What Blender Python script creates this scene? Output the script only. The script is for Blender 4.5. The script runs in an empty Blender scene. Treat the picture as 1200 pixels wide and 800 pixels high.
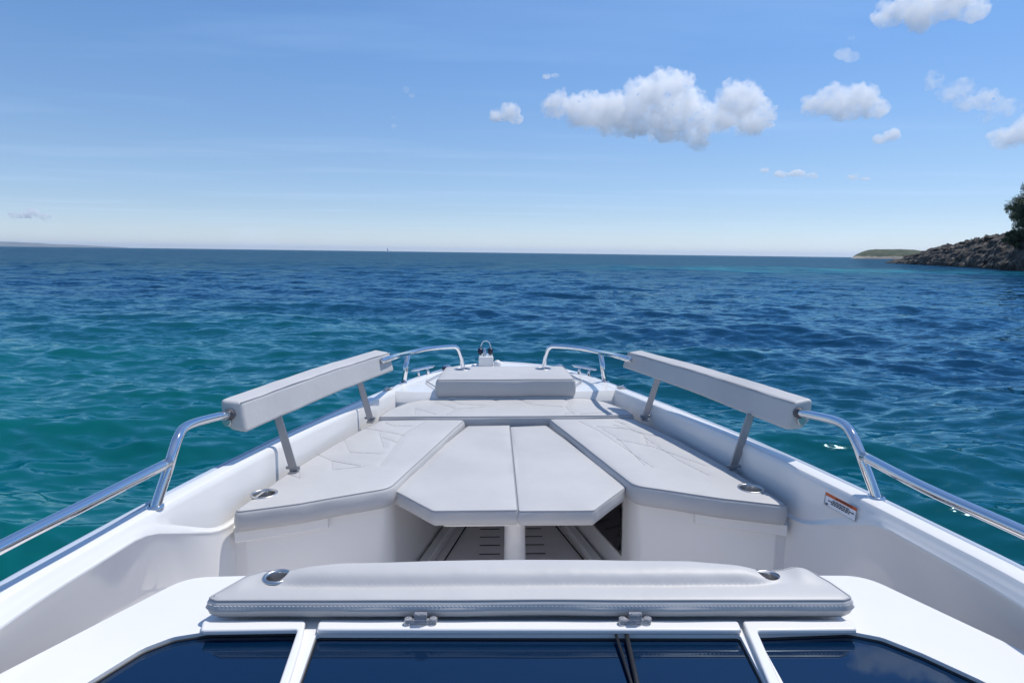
import bpy, bmesh, math, random
import numpy as np
from mathutils import Vector, Matrix

random.seed(7)
rng = np.random.default_rng(11)
R = math.radians
scene = bpy.context.scene
COL = scene.collection

# ------------------------------------------------------------------ camera
EYE = Vector((-0.075, 0.0, 1.9))
PITCH, YAW, HEEL = R(7.8), math.atan(22 / 760.0), 0.0128
# the boat heels a little: its right side rides higher than its left
BOAT = Matrix.Translation(EYE) @ Matrix.Rotation(-HEEL, 4, 'Y') @ Matrix.Translation(-EYE)

cam_d = bpy.data.cameras.new('camera')
cam_d.sensor_width = 36.0
cam_d.lens = 36.0 * 760 / 1200
cam_d.clip_start = 0.05
cam_d.clip_end = 60000
cam = bpy.data.objects.new('camera', cam_d)
COL.objects.link(cam)
fwd = Vector((math.sin(YAW) * math.cos(PITCH), math.cos(YAW) * math.cos(PITCH), -math.sin(PITCH)))
rgt = fwd.cross(Vector((0, 0, 1))).normalized()
upv = rgt.cross(fwd)
M = Matrix((rgt, upv, -fwd)).transposed().to_4x4()
M.translation = EYE
cam.matrix_world = BOAT @ M
scene.camera = cam

# ------------------------------------------------------------------ materials
def new_mat(name):
    m = bpy.data.materials.new(name)
    m.use_nodes = True
    return m, m.node_tree, m.node_tree.nodes['Principled BSDF']

def bump_noise(nt, bsdf, layers, coord='Object'):
    """chain of (scale, strength, distance, detail) noise bumps"""
    tc = nt.nodes.new('ShaderNodeTexCoord')
    prev = None
    for sc, st, di, de in layers:
        n = nt.nodes.new('ShaderNodeTexNoise')
        n.inputs['Scale'].default_value = sc
        n.inputs['Detail'].default_value = de
        nt.links.new(tc.outputs[coord], n.inputs['Vector'])
        b = nt.nodes.new('ShaderNodeBump')
        b.inputs['Strength'].default_value = st
        b.inputs['Distance'].default_value = di
        nt.links.new(n.outputs['Fac'], b.inputs['Height'])
        if prev: nt.links.new(prev.outputs[0], b.inputs['Normal'])
        prev = b
    nt.links.new(prev.outputs[0], bsdf.inputs['Normal'])

def var_colour(nt, bsdf, c1, c2, scale, detail=3, lo=.35, hi=.65):
    tc = nt.nodes.new('ShaderNodeTexCoord')
    n = nt.nodes.new('ShaderNodeTexNoise')
    n.inputs['Scale'].default_value = scale
    n.inputs['Detail'].default_value = detail
    r = nt.nodes.new('ShaderNodeValToRGB')
    r.color_ramp.elements[0].position = lo
    r.color_ramp.elements[1].position = hi
    r.color_ramp.elements[0].color = (*c1, 1)
    r.color_ramp.elements[1].color = (*c2, 1)
    nt.links.new(tc.outputs['Object'], n.inputs['Vector'])
    nt.links.new(n.outputs['Fac'], r.inputs['Fac'])
    nt.links.new(r.outputs['Color'], bsdf.inputs['Base Color'])

def simple(name, col, rough, metal=0.0, coat=0.0, ior=1.5):
    m, nt, b = new_mat(name)
    b.inputs['Base Color'].default_value = (*col, 1)
    b.inputs['Roughness'].default_value = rough
    b.inputs['Metallic'].default_value = metal
    b.inputs['Coat Weight'].default_value = coat
    b.inputs['IOR'].default_value = ior
    return m, nt, b

GEL, nt, b = simple('gelcoat', (.72, .72, .73), .25, coat=.45)
b.inputs['Coat Roughness'].default_value = .06
var_colour(nt, b, (.715, .71, .70), (.75, .742, .73), 2.2, 4)
bump_noise(nt, b, [(5, .03, .02, 2)])

VINYL, nt, b = simple('grey_vinyl', (.55, .56, .59), .5)
var_colour(nt, b, (.43, .427, .43), (.475, .471, .47), 3.0, 5)
bump_noise(nt, b, [(3.2, .55, .016, 4), (9, .35, .008, 3), (380, .12, .0012, 2)])

PIPE, nt, b = simple('vinyl_seam', (.30, .305, .325), .6)
QUILT, nt, b = simple('quilt_line', (.40, .395, .395), .7)
THREAD, nt, b = simple('stitch_thread', (.66, .66, .67), .8)
STEEL, nt, b = simple('polished_steel', (.72, .73, .75), .07, 1.0)
bump_noise(nt, b, [(30, .02, .002, 2)])
BRUSHED, nt, b = simple('brushed_steel', (.58, .57, .56), .30, 1.0)
DARKSTEEL, nt, b = simple('satin_steel_bar', (.34, .34, .36), .38, .85)
BLACK, nt, b = simple('black_rubber', (.012, .012, .014), .5)
COLLAR, nt, b = simple('dark_grey_vinyl', (.09, .09, .10), .6)
NAVY, nt, b = simple('navy_plastic', (.01, .013, .04), .35)
RUB, nt, b = simple('rub_rail_grey', (.40, .46, .55), .35)
GLASS, nt, b = simple('tinted_glass', (.0004, .010, .034), .03, ior=1.75)
b.inputs['Specular Tint'].default_value = (.5, .75, 1, 1)
TRIPL, nt, b = simple('smoked_acrylic', (.006, .006, .009), .08)
SOLE, nt, b = simple('deck_sole', (.74, .71, .71), .75)
bump_noise(nt, b, [(260, .25, .002, 2)])
GROOVE, nt, b = simple('deck_groove', (.012, .012, .014), .8)
LABELW, nt, b = simple('label_white', (.72, .74, .78), .4)
LABELO, nt, b = simple('label_orange', (.55, .10, .02), .4)
INK, nt, b = simple('label_ink', (.02, .02, .035), .6)
CLEARP, nt, b = simple('clear_plastic', (.75, .76, .80), .12)
b.inputs['Transmission Weight'].default_value = .75

# ------------------------------------------------------------------ object helpers
def obj(name, bm, mats, parent=None, smooth=True, bevel=0.0, segs=3, xf=None, angle=35):
    me = bpy.data.meshes.new(name)
    if isinstance(bm, bmesh.types.BMesh):
        bm.normal_update()
        bm.to_mesh(me); bm.free()
    else:
        me = bm; me.name = name
    for m in (mats if isinstance(mats, (list, tuple)) else [mats]):
        me.materials.append(m)
    if smooth:
        me.polygons.foreach_set('use_smooth', [True] * len(me.polygons))
    o = bpy.data.objects.new(name, me)
    COL.objects.link(o)
    if bevel:
        bv = o.modifiers.new('bevel', 'BEVEL')
        bv.width = bevel; bv.segments = segs
        bv.limit_method = 'ANGLE'; bv.angle_limit = R(angle)
        bv.harden_normals = True
    if parent:
        o.parent = parent
    elif xf is not None:
        o.matrix_world = xf
    return o

def tag(o, label=None, cat=None, group=None, kind=None):
    if label: o['label'] = label
    if cat: o['category'] = cat
    if group: o['group'] = group
    if kind: o['kind'] = kind
    return o

def thing(name, label, cat, group=None, xf=BOAT, loc=None):
    o = bpy.data.objects.new(name, None)
    COL.objects.link(o)
    o.empty_display_size = .1
    o.matrix_world = xf @ Matrix.Translation(loc) if loc else xf
    return tag(o, label, cat, group)

def add_box(bm, c, s, rot=None, mat=0):
    m = Matrix.Translation(c)
    if rot is not None: m = m @ rot
    g = bmesh.ops.create_cube(bm, size=1, matrix=m @ Matrix.Diagonal((*s, 1)))
    for f in {f for v in g['verts'] for f in v.link_faces}: f.material_index = mat

def catmull(pts, n=8):
    P = [Vector(p) for p in pts]
    P = [2 * P[0] - P[1]] + P + [2 * P[-1] - P[-2]]
    out = []
    for i in range(1, len(P) - 2):
        a, b, c, d = P[i - 1:i + 3]
        for k in range(n):
            t = k / n
            out.append(.5 * ((2 * b) + (c - a) * t + (2 * a - 5 * b + 4 * c - d) * t * t + (3 * b - a - 3 * c + d) * t ** 3))
    out.append(P[-2])
    return out

def add_tube(bm, pts, r, n=14, caps=True, closed=False, mat=0):
    P = [Vector(p) for p in pts]
    N = len(P)
    up = Vector((0, 0, 1))
    rings = []
    ref = None
    for i in range(N):
        a = P[i - 1] if (i or closed) else P[0]
        c = P[(i + 1) % N] if (i < N - 1 or closed) else P[-1]
        t = (c - a).normalized()
        if ref is None:
            ref = t.orthogonal().normalized()
            if abs(t.z) < .9: ref = up.cross(t).normalized()
        ref = (ref - t * ref.dot(t)).normalized()
        bi = t.cross(ref)
        rr = r[i] if isinstance(r, (list, tuple)) else r
        rings.append([bm.verts.new(P[i] + rr * (math.cos(2 * math.pi * k / n) * ref + math.sin(2 * math.pi * k / n) * bi)) for k in range(n)])
    M_ = N if closed else N - 1
    for i in range(M_):
        A, B = rings[i], rings[(i + 1) % N]
        for k in range(n):
            f = bm.faces.new((A[k], A[(k + 1) % n], B[(k + 1) % n], B[k])); f.material_index = mat
    if caps and not closed:
        bm.faces.new(rings[0][::-1]).material_index = mat
        bm.faces.new(rings[-1]).material_index = mat

def add_lathe(bm, prof, loc=(0, 0, 0), n=28, rot=None, mat=0):
    m = Matrix.Translation(loc)
    if rot is not None: m = m @ rot
    rings = []
    for r, z in prof:
        rings.append([bm.verts.new(m @ Vector((r * math.cos(2 * math.pi * k / n), r * math.sin(2 * math.pi * k / n), z))) for k in range(n)])
    for A, B in zip(rings, rings[1:]):
        for k in range(n):
            f = bm.faces.new((A[k], A[(k + 1) % n], B[(k + 1) % n], B[k])); f.material_index = mat
    return rings

def fillet(poly, rad, n=6):
    """round every corner; poly entries (x, y) or (x, y, radius)"""
    out = []
    N = len(poly)
    for i in range(N):
        p = Vector(poly[i][:2]); a = Vector(poly[i - 1][:2]); c = Vector(poly[(i + 1) % N][:2])
        r = poly[i][2] if len(poly[i]) > 2 else rad
        d1, d2 = (a - p), (c - p)
        l1, l2 = d1.length, d2.length
        d1.normalize(); d2.normalize()
        ang = math.acos(max(-1, min(1, d1.dot(d2))))
        if r <= 0 or ang > math.pi - .05:
            out.append(p); continue
        t = min(r / math.tan(ang / 2), l1 * .45, l2 * .45)
        r = t * math.tan(ang / 2)
        A, B = p + d1 * t, p + d2 * t
        for k in range(n + 1):
            u = k / n
            out.append((1 - u) ** 2 * A + 2 * u * (1 - u) * p + u * u * B)
    return out

def resample(P, step):
    out = []
    N = len(P)
    for i in range(N):
        a, b = P[i], P[(i + 1) % N]
        k = max(1, int((b - a).length / step))
        for j in range(k): out.append(a.lerp(b, j / k))
    return out

def area2(P):
    return sum(P[i].x * P[(i + 1) % len(P)].y - P[(i + 1) % len(P)].x * P[i].y for i in range(len(P)))

def inset(P, d):
    N = len(P); out = []
    for i in range(N):
        a, p, c = P[i - 1], P[i], P[(i + 1) % N]
        e1 = (p - a).normalized(); e2 = (c - p).normalized()
        n1 = Vector((-e1.y, e1.x)); n2 = Vector((-e2.y, e2.x))
        m = n1 + n2
        if m.length < 1e-6: m = n1
        m.normalize()
        k = d / max(.5, m.dot(n1))
        out.append(p + m * k)
    return out

def wob(x, y, s=1.0):
    return (math.sin(5.1 * x * s + 1.3) * math.cos(4.3 * y * s + .7) + .5 * math.sin(11.7 * x * s + 9.1 * y * s)
            + .35 * math.sin(23 * y * s - 17 * x * s)) / 1.85

from mathutils.geometry import delaunay_2d_cdt
def top_field(P, z1, puff, soft, hfun):
    A = np.array([(p.x, p.y) for p in P]); B = np.roll(A, -1, 0); E = B - A
    L2 = (E ** 2).sum(1) + 1e-12
    def dist(x, y):
        q = np.array([x, y]) - A
        t = np.clip((q * E).sum(1) / L2, 0, 1)
        return float(np.sqrt(((q - E * t[:, None]) ** 2).sum(1)).min())
    def z(x, y):
        d = dist(x, y)
        e = 1 - math.exp(-d / soft)
        return z1 + e * (puff + .0012 * wob(x * 1.7, y * 1.7) + (hfun(x, y) if hfun else 0))
    return z

def cushion_bm(poly, z0, z1, r=.022, rad=.034, puff=.006, sag=.003, pipe=True, step=.03, stitch=False, holes=(), hfun=None, grid=.035, soft=.035):
    P = fillet(poly, max(rad, r + .006), 8)
    if area2(P) < 0: P = P[::-1]
    P = resample(P, step)
    bm = bmesh.new()
    prof = [(.012, z0), (.004, z0 + .008), (0.0, z0 + .018), (0.0, (z0 + z1) / 2), (0.0, z1 - r)]
    for k in range(1, 5):
        a = k / 5 * math.pi / 2
        prof.append((r * (1 - math.cos(a)), z1 - r + r * math.sin(a)))
    prof += [(r, z1)]
    top = inset(P, r)
    zt = top_field(top, z1, puff, soft, hfun)
    rings = []
    for k, (d, z) in enumerate(prof):
        Q = inset(P, d)
        ring = []
        for i, q in enumerate(Q):
            w = wob(q.x, q.y)
            dz = sag * w * (1.0 if k < 2 else .5) * (0 if k == len(prof) - 1 else 1)
            v = bm.verts.new((q.x, q.y, z + dz))
            if 0 < k < 5:
                a, c = Q[i - 1], Q[(i + 1) % len(Q)]
                e = (c - a).normalized()
                v.co += Vector((-e.y, e.x, 0)) * (.003 * wob(q.x * 2, q.y * 2) - .004 * (1 if k == 3 else 0))
            ring.append(v)
        rings.append(ring)
    n = len(P)
    for A, B in zip(rings, rings[1:]):
        for k in range(n):
            bm.faces.new((A[k], A[(k + 1) % n], B[(k + 1) % n], B[k]))
    bm.faces.new(rings[0][::-1])
    # puffed top with open holes for the cup holders
    pts = [Vector((v.co.x, v.co.y)) for v in rings[-1]]
    edges = [(k, (k + 1) % n) for k in range(n)]
    for hx, hy, hr in holes:
        b0 = len(pts)
        pts += [Vector((hx + hr * math.cos(k / 24 * 6.28319), hy + hr * math.sin(k / 24 * 6.28319))) for k in range(24)]
        edges += [(b0 + k, b0 + (k + 1) % 24) for k in range(24)]
    arr = np.array([(p.x, p.y) for p in top]); nx = np.roll(arr, -1, 0)
    lo, hi = arr.min(0), arr.max(0)
    gx = np.arange(lo[0] + grid / 2, hi[0], grid); gy = np.arange(lo[1] + grid / 2, hi[1], grid)
    for ii, x in enumerate(gx):
        for y in gy + (grid / 2 if ii % 2 else 0):
            c = ((arr[:, 1] > y) != (nx[:, 1] > y))
            with np.errstate(divide='ignore', invalid='ignore'):
                xx = (nx[:, 0] - arr[:, 0]) * (y - arr[:, 1]) / (nx[:, 1] - arr[:, 1]) + arr[:, 0]
            if not (np.count_nonzero(c & (x < xx)) % 2): continue
            t = np.clip((((x, y) - arr) * (nx - arr)).sum(1) / (((nx - arr) ** 2).sum(1) + 1e-12), 0, 1)
            if np.sqrt((((x, y) - arr - (nx - arr) * t[:, None]) ** 2).sum(1)).min() < grid * .35: continue
            if any((x - hx) ** 2 + (y - hy) ** 2 < (hr + grid * .3) ** 2 for hx, hy, hr in holes): continue
            pts.append(Vector((x, y)))
    vo, eo, fo, vi, _, _ = delaunay_2d_cdt(pts, edges, [], 1, 1e-6)
    V = []
    for k, p in enumerate(vo):
        src = [i for i in vi[k] if i < n]
        V.append(rings[-1][src[0]] if src else bm.verts.new((p.x, p.y, zt(p.x, p.y))))
    for f in fo:
        cx, cy = sum(vo[i].x for i in f) / 3, sum(vo[i].y for i in f) / 3
        if any((cx - hx) ** 2 + (cy - hy) ** 2 < hr * hr for hx, hy, hr in holes): continue
        try:
            nf = bm.faces.new([V[i] for i in f])
        except ValueError:
            continue
        nf.normal_update()
        if nf.normal.z < 0: nf.normal_flip()
    loose = [v for v in bm.verts if not v.link_faces]
    bmesh.ops.delete(bm, geom=loose, context='VERTS')
    if pipe:
        Q = inset(P, r * .42)
        add_tube(bm, [(q.x, q.y, z1 - r * .16 + sag * .5 * wob(q.x, q.y)) for q in Q], .0026, 8, closed=True, mat=1)
    if stitch:
        Q = resample(inset(P, .001), .009)
        for i in range(0, len(Q) - 1):
            a, c = Q[i], Q[i].lerp(Q[i + 1], .55)
            if (c - a).length < 1e-4 or (c - a).length > .02: continue
            add_tube(bm, [(a.x, a.y, z1 - r * .75), (c.x, c.y, z1 - r * .75)], .0010, 5, mat=2)
    cushion_bm.top = zt
    return bm

def dimples(lines, depth=.0045, w=.014):
    A = np.array([l[k] for l in lines for k in range(len(l) - 1)], float)
    B = np.array([l[k + 1] for l in lines for k in range(len(l) - 1)], float)
    E = B - A; L2 = (E ** 2).sum(1)
    def h(x, y):
        q = np.array([x, y]) - A
        t = np.clip((q * E).sum(1) / L2, 0, 1)
        d2 = ((q - E * t[:, None]) ** 2).sum(1)
        return -depth * float(np.exp(-d2 / w ** 2).max())
    return h

def cup_holder(parent, x, y, z, rad=.047, tilt=None):
    bm = bmesh.new()
    rad_in = rad - .006
    add_lathe(bm, [(rad_in - .002, -.075), (rad_in, -.004), (rad_in + .0015, .0012), (rad - .001, .0026), (rad + .004, .0016), (rad + .005, -.003)], (x, y, z), rot=tilt)
    add_lathe(bm, [(rad_in - .001, -.074), (.001, -.074)], (x, y, z), rot=tilt)
    return obj('cup_holder', bm, BRUSHED, parent)

def rim_z(zt, x, y, r):
    return max(zt(x + r * math.cos(a), y + r * math.sin(a)) for a in np.linspace(0, 6.2, 16)) - .0005

def strips(lines, zt, w=.0011):
    """thin raised seam lines following polylines over a cushion top"""
    bm = bmesh.new()
    for L in lines:
        L = [Vector(p) for p in L]
        pts = []
        for a, c in zip(L, L[1:]):
            k = max(1, int((c - a).length / .02))
            pts += [a.lerp(c, j / k) for j in range(k)]
        pts.append(L[-1])
        add_tube(bm, [(p.x, p.y, zt(p.x, p.y) + .0008) for p in pts], w, 6)
    return bm

def mirror(pts, s):
    return [(p[0] * s,) + tuple(p[1:]) for p in pts]

# ------------------------------------------------------------------ BOAT
boat = thing('motorboat', 'white open motorboat with polished steel rails, its bow pointing out to sea', 'boat')

OUT = [(-.6, 1.31, 1.11), (.2, 1.31, 1.11), (1.0, 1.305, 1.11), (1.52, 1.275, 1.105), (2.0, 1.20, 1.10), (2.4, 1.125, 1.095), (2.85, 1.035, 1.085),
       (3.4, .905, 1.07), (3.9, .785, 1.05), (4.3, .685, 1.035), (4.6, .585, 1.03), (4.85, .455, 1.03), (5.0, .34, 1.03), (5.1, .2, 1.03), (5.16, .02, 1.03)]
YS = np.concatenate([np.arange(-.6, 4.6, .05), np.arange(4.6, 5.16, .02), [5.16]])
oy = np.array([p[0] for p in OUT])
def smooth_interp(col):
    v = np.array([p[col] for p in OUT])
    fine = np.linspace(-.6, 5.16, 1200)
    w = np.interp(fine, oy, v)
    k = np.hanning(61); k /= k.sum()
    pad = np.concatenate([2 * w[0] - w[30:0:-1], w, 2 * w[-1] - w[-2:-32:-1]])
    sm = np.convolve(pad, k, 'valid')
    return lambda y: float(np.interp(y, fine, sm))
XG, ZG = smooth_interp(1), smooth_interp(2)
def sstep(a, b, x):
    t = max(0, min(1, (x - a) / (b - a))); return t * t * (3 - 2 * t)
def crease_z(y):
    return 1.055 - .16 * sum(max(0, min(1, (y + d - 1.90) / .36)) for d in (-.05, -.025, 0, .025, .05)) / 5
def profile(y):
    """inner coaming profile from the outer edge inwards: (x, z)"""
    xg, zg = XG(y), ZG(y)
    bl = 1 - sstep(1.85, 2.3, y)
    zc = crease_z(y)
    zl = zc + .034 - .020 * (1 - bl)
    p = [(xg, zg - .05), (xg + .001, zg - .016), (xg - .004, zg - .005), (xg - .014, zg), (xg - .054, zg - .001), (xg - .063, zg - .005), (xg - .069, zg - .014),
         (xg - .073, min(zg - .022, zl + .010) if y < 2 else zg - .028), (xg - .077, min(zl + .004, zg - .026)), (xg - .080, min(zl - .002, zg - .032)), (xg - .0885, zc + .006), (xg - .0892, zc + .001), (xg - .0868, zc - .006), (xg - .0875 + .0075 * bl, zc - .018), (xg - .089 + .018 * bl, zc - .040),
         (xg - .094 + .084 * bl, zc - .185), (xg - .094 + .085 * bl, .45)]
    return [(max(x, .0), z) for x, z in p]

def wall_point(y, z, s):
    pr = profile(y)[6:14]
    for (xa, za), (xb, zb) in zip(pr, pr[1:]):
        if zb <= z <= za:
            t = (za - z) / max(1e-6, za - zb)
            return Vector((s * (xa + (xb - xa) * t), y, z))
    return Vector((s * pr[0][0], y, z))

bm = bmesh.new()
for s in (-1, 1):
    prev = None
    for y in YS:
        row = [bm.verts.new((s * x, y, z)) for x, z in profile(y)]
        if prev:
            for k in range(len(row) - 1):
                q = (prev[k], prev[k + 1], row[k + 1], row[k])
                bm.faces.new(q if s < 0 else q[::-1])
        prev = row
coaming = obj('coaming', bm, GEL, boat)
coaming.data.set_sharp_from_angle(angle=R(24))

bm = bmesh.new()
for s in (-1, 1):
    prev = None
    for y in YS:
        xg, zg = XG(y), ZG(y)
        f = min(1, xg / .9)
        pts = [(xg - .001, zg - .04), (xg + .012, zg - .07), (xg + .01, .8), (xg - .03 * f, .5), (max(0, xg - .14 * f - .02), .12), (max(0, xg - .45 * f - .1), -.2), (0, -.38)]
        row = [bm.verts.new((s * x, y, z)) for x, z in pts]
        if prev:
            for k in range(len(row) - 1):
                q = (prev[k + 1], prev[k], row[k], row[k + 1])
                bm.faces.new(q if s < 0 else q[::-1])
        prev = row
obj('hull', bm, GEL, boat)

bm = bmesh.new()
for s in (-1, 1):
    add_tube(bm, [(s * (XG(y) + .010), y, ZG(y) - .0175) for y in YS[::2]], .015, 12)
obj('rub_rail', bm, RUB, boat)

# cockpit sole with grooves
bm = bmesh.new()
def quad(bm, pts, mat=0):
    f = bm.faces.new([bm.verts.new(p) for p in pts]); f.material_index = mat; return f
quad(bm, [(-1.16, -.6, .45), (1.16, -.6, .45), (1.16, 2.4, .45), (-1.16, 2.4, .45)])
quad(bm, [(-.56, 2.4, .45), (.56, 2.4, .45), (.45, 3.75, .45), (-.45, 3.75, .45)])
def groove(bm, a, c, w=.008):
    a, c = Vector((*a, .4535)), Vector((*c, .4535))
    n = (c - a).cross(Vector((0, 0, 1))).normalized() * w / 2
    quad(bm, [a - n, a + n, c + n, c - n][::-1], 1)
groove(bm, (-.36, 2.7), (-.18, 3.5)); groove(bm, (.40, 2.7), (.205, 3.5))
for y in np.arange(2.5, 3.5, .0955):
    groove(bm, (-.148, y), (-.046, y), .009); groove(bm, (.077, y), (.174, y), .009)
bmesh.ops.recalc_face_normals(bm, faces=bm.faces)
obj('cockpit_sole', bm, [SOLE, GROOVE], boat, smooth=False)

# bench bases either side of the footwell
def prism(bm, poly, z0, z1, mat=0):
    P = [Vector(p[:2]) for p in poly]
    if area2(P) < 0: P = P[::-1]
    A = [bm.verts.new((p.x, p.y, z0)) for p in P]
    B = [bm.verts.new((p.x, p.y, z1)) for p in P]
    n = len(P)
    for k in range(n):
        bm.faces.new((A[k], A[(k + 1) % n], B[(k + 1) % n], B[k])).material_index = mat
    bm.faces.new(A[::-1]).material_index = mat
    bm.faces.new(B).material_index = mat

for s in (-1, 1):
    bm = bmesh.new()
    poly = [(1.09, 2.335, .0), (1.005, 2.335, .02), (.50, 2.545, .12), (.255, 3.62, .02), (.255, 3.9, 0), (.70, 3.9, 0), (.80, 3.45, 0), (.93, 2.95, 0)]
    P = fillet([(x * s, y, r) for x, y, r in poly], .02, 8)
    prism(bm, P, .452, .884)
    base = obj('bench_base', bm, GEL, boat, bevel=.012, angle=50)
    # small overhanging lip under the cushion front
    bm = bmesh.new()
    prism(bm, [(s * 1.035, 2.300), (s * .72, 2.425), (s * .72, 2.45), (s * 1.035, 2.36)], .835, .882)
    obj('seat_lip', bm, GEL, base, bevel=.006)
    bm = bmesh.new()
    prism(bm, [(s * .47, 2.62), (s * .42, 2.62), (s * .225, 3.5), (s * .275, 3.5)], .452, .50)
    obj('toe_strip', bm, GEL, base, bevel=.01)
    if s > 0:
        # smoked locker window let into the inner side of the right bench
        a, c = Vector((.5, 2.545, 0)), Vector((.255, 3.62, 0))
        d = (c - a).normalized(); n = Vector((-d.y, d.x, 0))
        if n.x > 0: n = -n
        bm = bmesh.new()
        p0, p1 = a + d * .10 + n * .004, a + d * .75 + n * .004
        for (q0, q1, z0, z1, off, mi) in ((p0, p1, .60, .85, 0, 1), (p0 + d * .012, p1 - d * .012, .612, .838, .003, 0)):
            v = [Vector((q0.x, q0.y, z0)), Vector((q1.x, q1.y, z0)), Vector((q1.x, q1.y, z1)), Vector((q0.x, q0.y, z1))]
            quad(bm, [w + n * off for w in v], mi)
        obj('locker_window', bm, [TRIPL, BRUSHED], base, smooth=False)

# foredeck
bm = bmesh.new()
ys = [y for y in YS if y >= 4.0]
prev = None
for y in ys:
    xg = max(.0, XG(y) - .03); z = ZG(y) - .004
    n = 12
    row = [bm.verts.new((xg * (2 * k / n - 1), y, z - .012 * (1 - (2 * k / n - 1) ** 4) * min(1, xg / .5))) for k in range(n + 1)]
    if prev:
        for k in range(n): bm.faces.new((prev[k], prev[k + 1], row[k + 1], row[k]))
    else:
        low = [bm.verts.new((v.co.x, 3.995, .86)) for v in row]
        for k in range(n): bm.faces.new((low[k], low[k + 1], row[k + 1], row[k]))
    prev = row
fd = obj('foredeck', bm, GEL, boat, bevel=.006, angle=50)
for s in (-1, 1):
    bm = bmesh.new()
    add_tube(bm, [(x, y, ZG(y) + .003) for x, y in [(s * .43, 4.05), (s * .475, 4.18), (s * .53, 4.33), (s * .50, 4.45), (s * .43, 4.72)]], .004, 6)
    obj('hatch_seam', bm, PIPE, fd)

# ---------------- rails
def rail_obj(name, pts, r=.0165, n=8):
    bm = bmesh.new(); add_tube(bm, catmull(pts, n), r, 18)
    return bm
for s in (-1, 1):
    bm = rail_obj('x', [(1.155, 2.0, 1.085), (1.146, 2.02, 1.13), (1.130, 2.055, 1.205), (1.124, 2.085, 1.255), (1.125, 2.125, 1.290), (1.128, 2.175, 1.308), (1.122, 2.24, 1.309), (1.108, 2.33, 1.301), (1.083, 2.46, 1.288), (1.05, 2.6, 1.288)] if s < 0 else
                  [(1.190, 2.01, 1.085), (1.181, 2.03, 1.13), (1.164, 2.06, 1.20), (1.157, 2.09, 1.248), (1.156, 2.13, 1.280), (1.158, 2.18, 1.298), (1.153, 2.245, 1.300), (1.141, 2.33, 1.292), (1.12, 2.46, 1.278), (1.08, 2.6, 1.278)])
    bm.transform(Matrix.Diagonal((s, 1, 1, 1)))
    if s < 0: bmesh.ops.reverse_faces(bm, faces=bm.faces)
    rl = obj('side_rail', bm, STEEL, boat)
    x0 = 1.128 if s < 0 else 1.160
    bm = bmesh.new()
    add_tube(bm, catmull(mirror([(x0, 2.06, 1.226), (1.17, 1.76, 1.226), (1.222, 1.42, 1.224), (1.25, 1.0, 1.222), (1.26, .2, 1.22), (1.26, -.5, 1.22)], s)), .0165, 18)
    obj('aft_rail', bm, STEEL, rl)
    bm = bmesh.new()
    bx, by, bz = (1.153, 2.005, 1.10) if s < 0 else (1.187, 2.015, 1.10)
    add_lathe(bm, [(.027, -.004), (.027, .004), (.018, .006)], (s * bx, by, bz), 20)
    obj('base_flange', bm, STEEL, rl)
    # bow rail
    bm = rail_obj('x', mirror([(.71, 3.66, 1.29), (.668, 3.85, 1.282), (.648, 4.3, 1.232), (.55, 4.6, 1.216), (.40, 4.80, 1.203), (.352, 4.845, 1.188), (.325, 4.87, 1.12), (.305, 4.89, 1.02)], s), .0165)
    br = obj('bow_rail', bm, STEEL, boat)
    bm = bmesh.new()
    add_tube(bm, mirror([(.68, 4.29, 1.02), (.648, 4.3, 1.225)], s), .0165, 16)
    add_lathe(bm, [(.026, -.004), (.026, .004), (.018, .006)], (s * .68, 4.29, 1.036), 18)
    obj('stanchion', bm, STEEL, br)
    # mooring cleat
    bm = bmesh.new()
    a, c = Vector((s * .655, 4.50, 1.078)), Vector((s * .505, 4.69, 1.078))
    add_tube(bm, [a, a.lerp(c, .12), a.lerp(c, .88), c], [.006, .010, .010, .006], 10)
    for t in (.3, .7):
        p = a.lerp(c, t)
        add_tube(bm, [(p.x, p.y, 1.03), (p.x, p.y, 1.076)], [.014, .008], 10)
    obj('cleat', bm, STEEL, boat)
    # hinged fitting on the gunwale and navigation lamp near the bow
    bm = bmesh.new()
    add_box(bm, (s * .737, 4.02, 1.052), (.055, .022, .010), Matrix.Rotation(s * -.7, 4, 'Z'))
    add_tube(bm, [(s * .72, 4.0, 1.056), (s * .752, 4.04, 1.056)], .008, 8)
    add_box(bm, (s * .722, 4.035, 1.056), (.012, .045, .006), Matrix.Rotation(s * .5, 4, 'Z'))
    obj('fairlead', bm, BRUSHED, boat, bevel=.002)
    bm = bmesh.new()
    add_lathe(bm, [(.034, 0), (.034, .012), (.022, .03), (.001, .036)], (s * .425, 4.84, 1.028), 18)
    nl = obj('navigation_light', bm, STEEL, boat)
    bm = bmesh.new()
    add_box(bm, (s * .445, 4.80, 1.043), (.03, .02, .02))
    obj('lens', bm, NAVY, nl, bevel=.004)

# anchor roller at the bow
bm = bmesh.new()
prism(bm, fillet([(-.19, 4.93), (-.075, 4.93), (-.085, 5.1), (-.18, 5.1)], .01), 1.03, 1.105)
anc = obj('anchor_housing', bm, GEL, boat, bevel=.008)
for x in (-.178, -.098):
    bm = bmesh.new()
    add_lathe(bm, [(.001, -.02), (.024, -.017), (.028, 0), (.024, .017), (.001, .02)], (x, 5.03, 1.135), 18, Matrix.Rotation(R(90), 4, 'Y'))
    obj('roller', bm, NAVY, anc)
bm = bmesh.new()
add_tube(bm, catmull([(-.172, 5.04, 1.11), (-.172, 5.04, 1.17), (-.158, 5.04, 1.205), (-.135, 5.04, 1.216), (-.112, 5.04, 1.205), (-.098, 5.04, 1.17), (-.098, 5.04, 1.11)]), .0045, 10)
add_tube(bm, [(-.15, 5.0, 1.10), (-.143, 5.0, 1.16)], .009, 8)
add_tube(bm, [(-.137, 4.96, 1.105), (-.137, 5.0, 1.15)], .008, 8)
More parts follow.
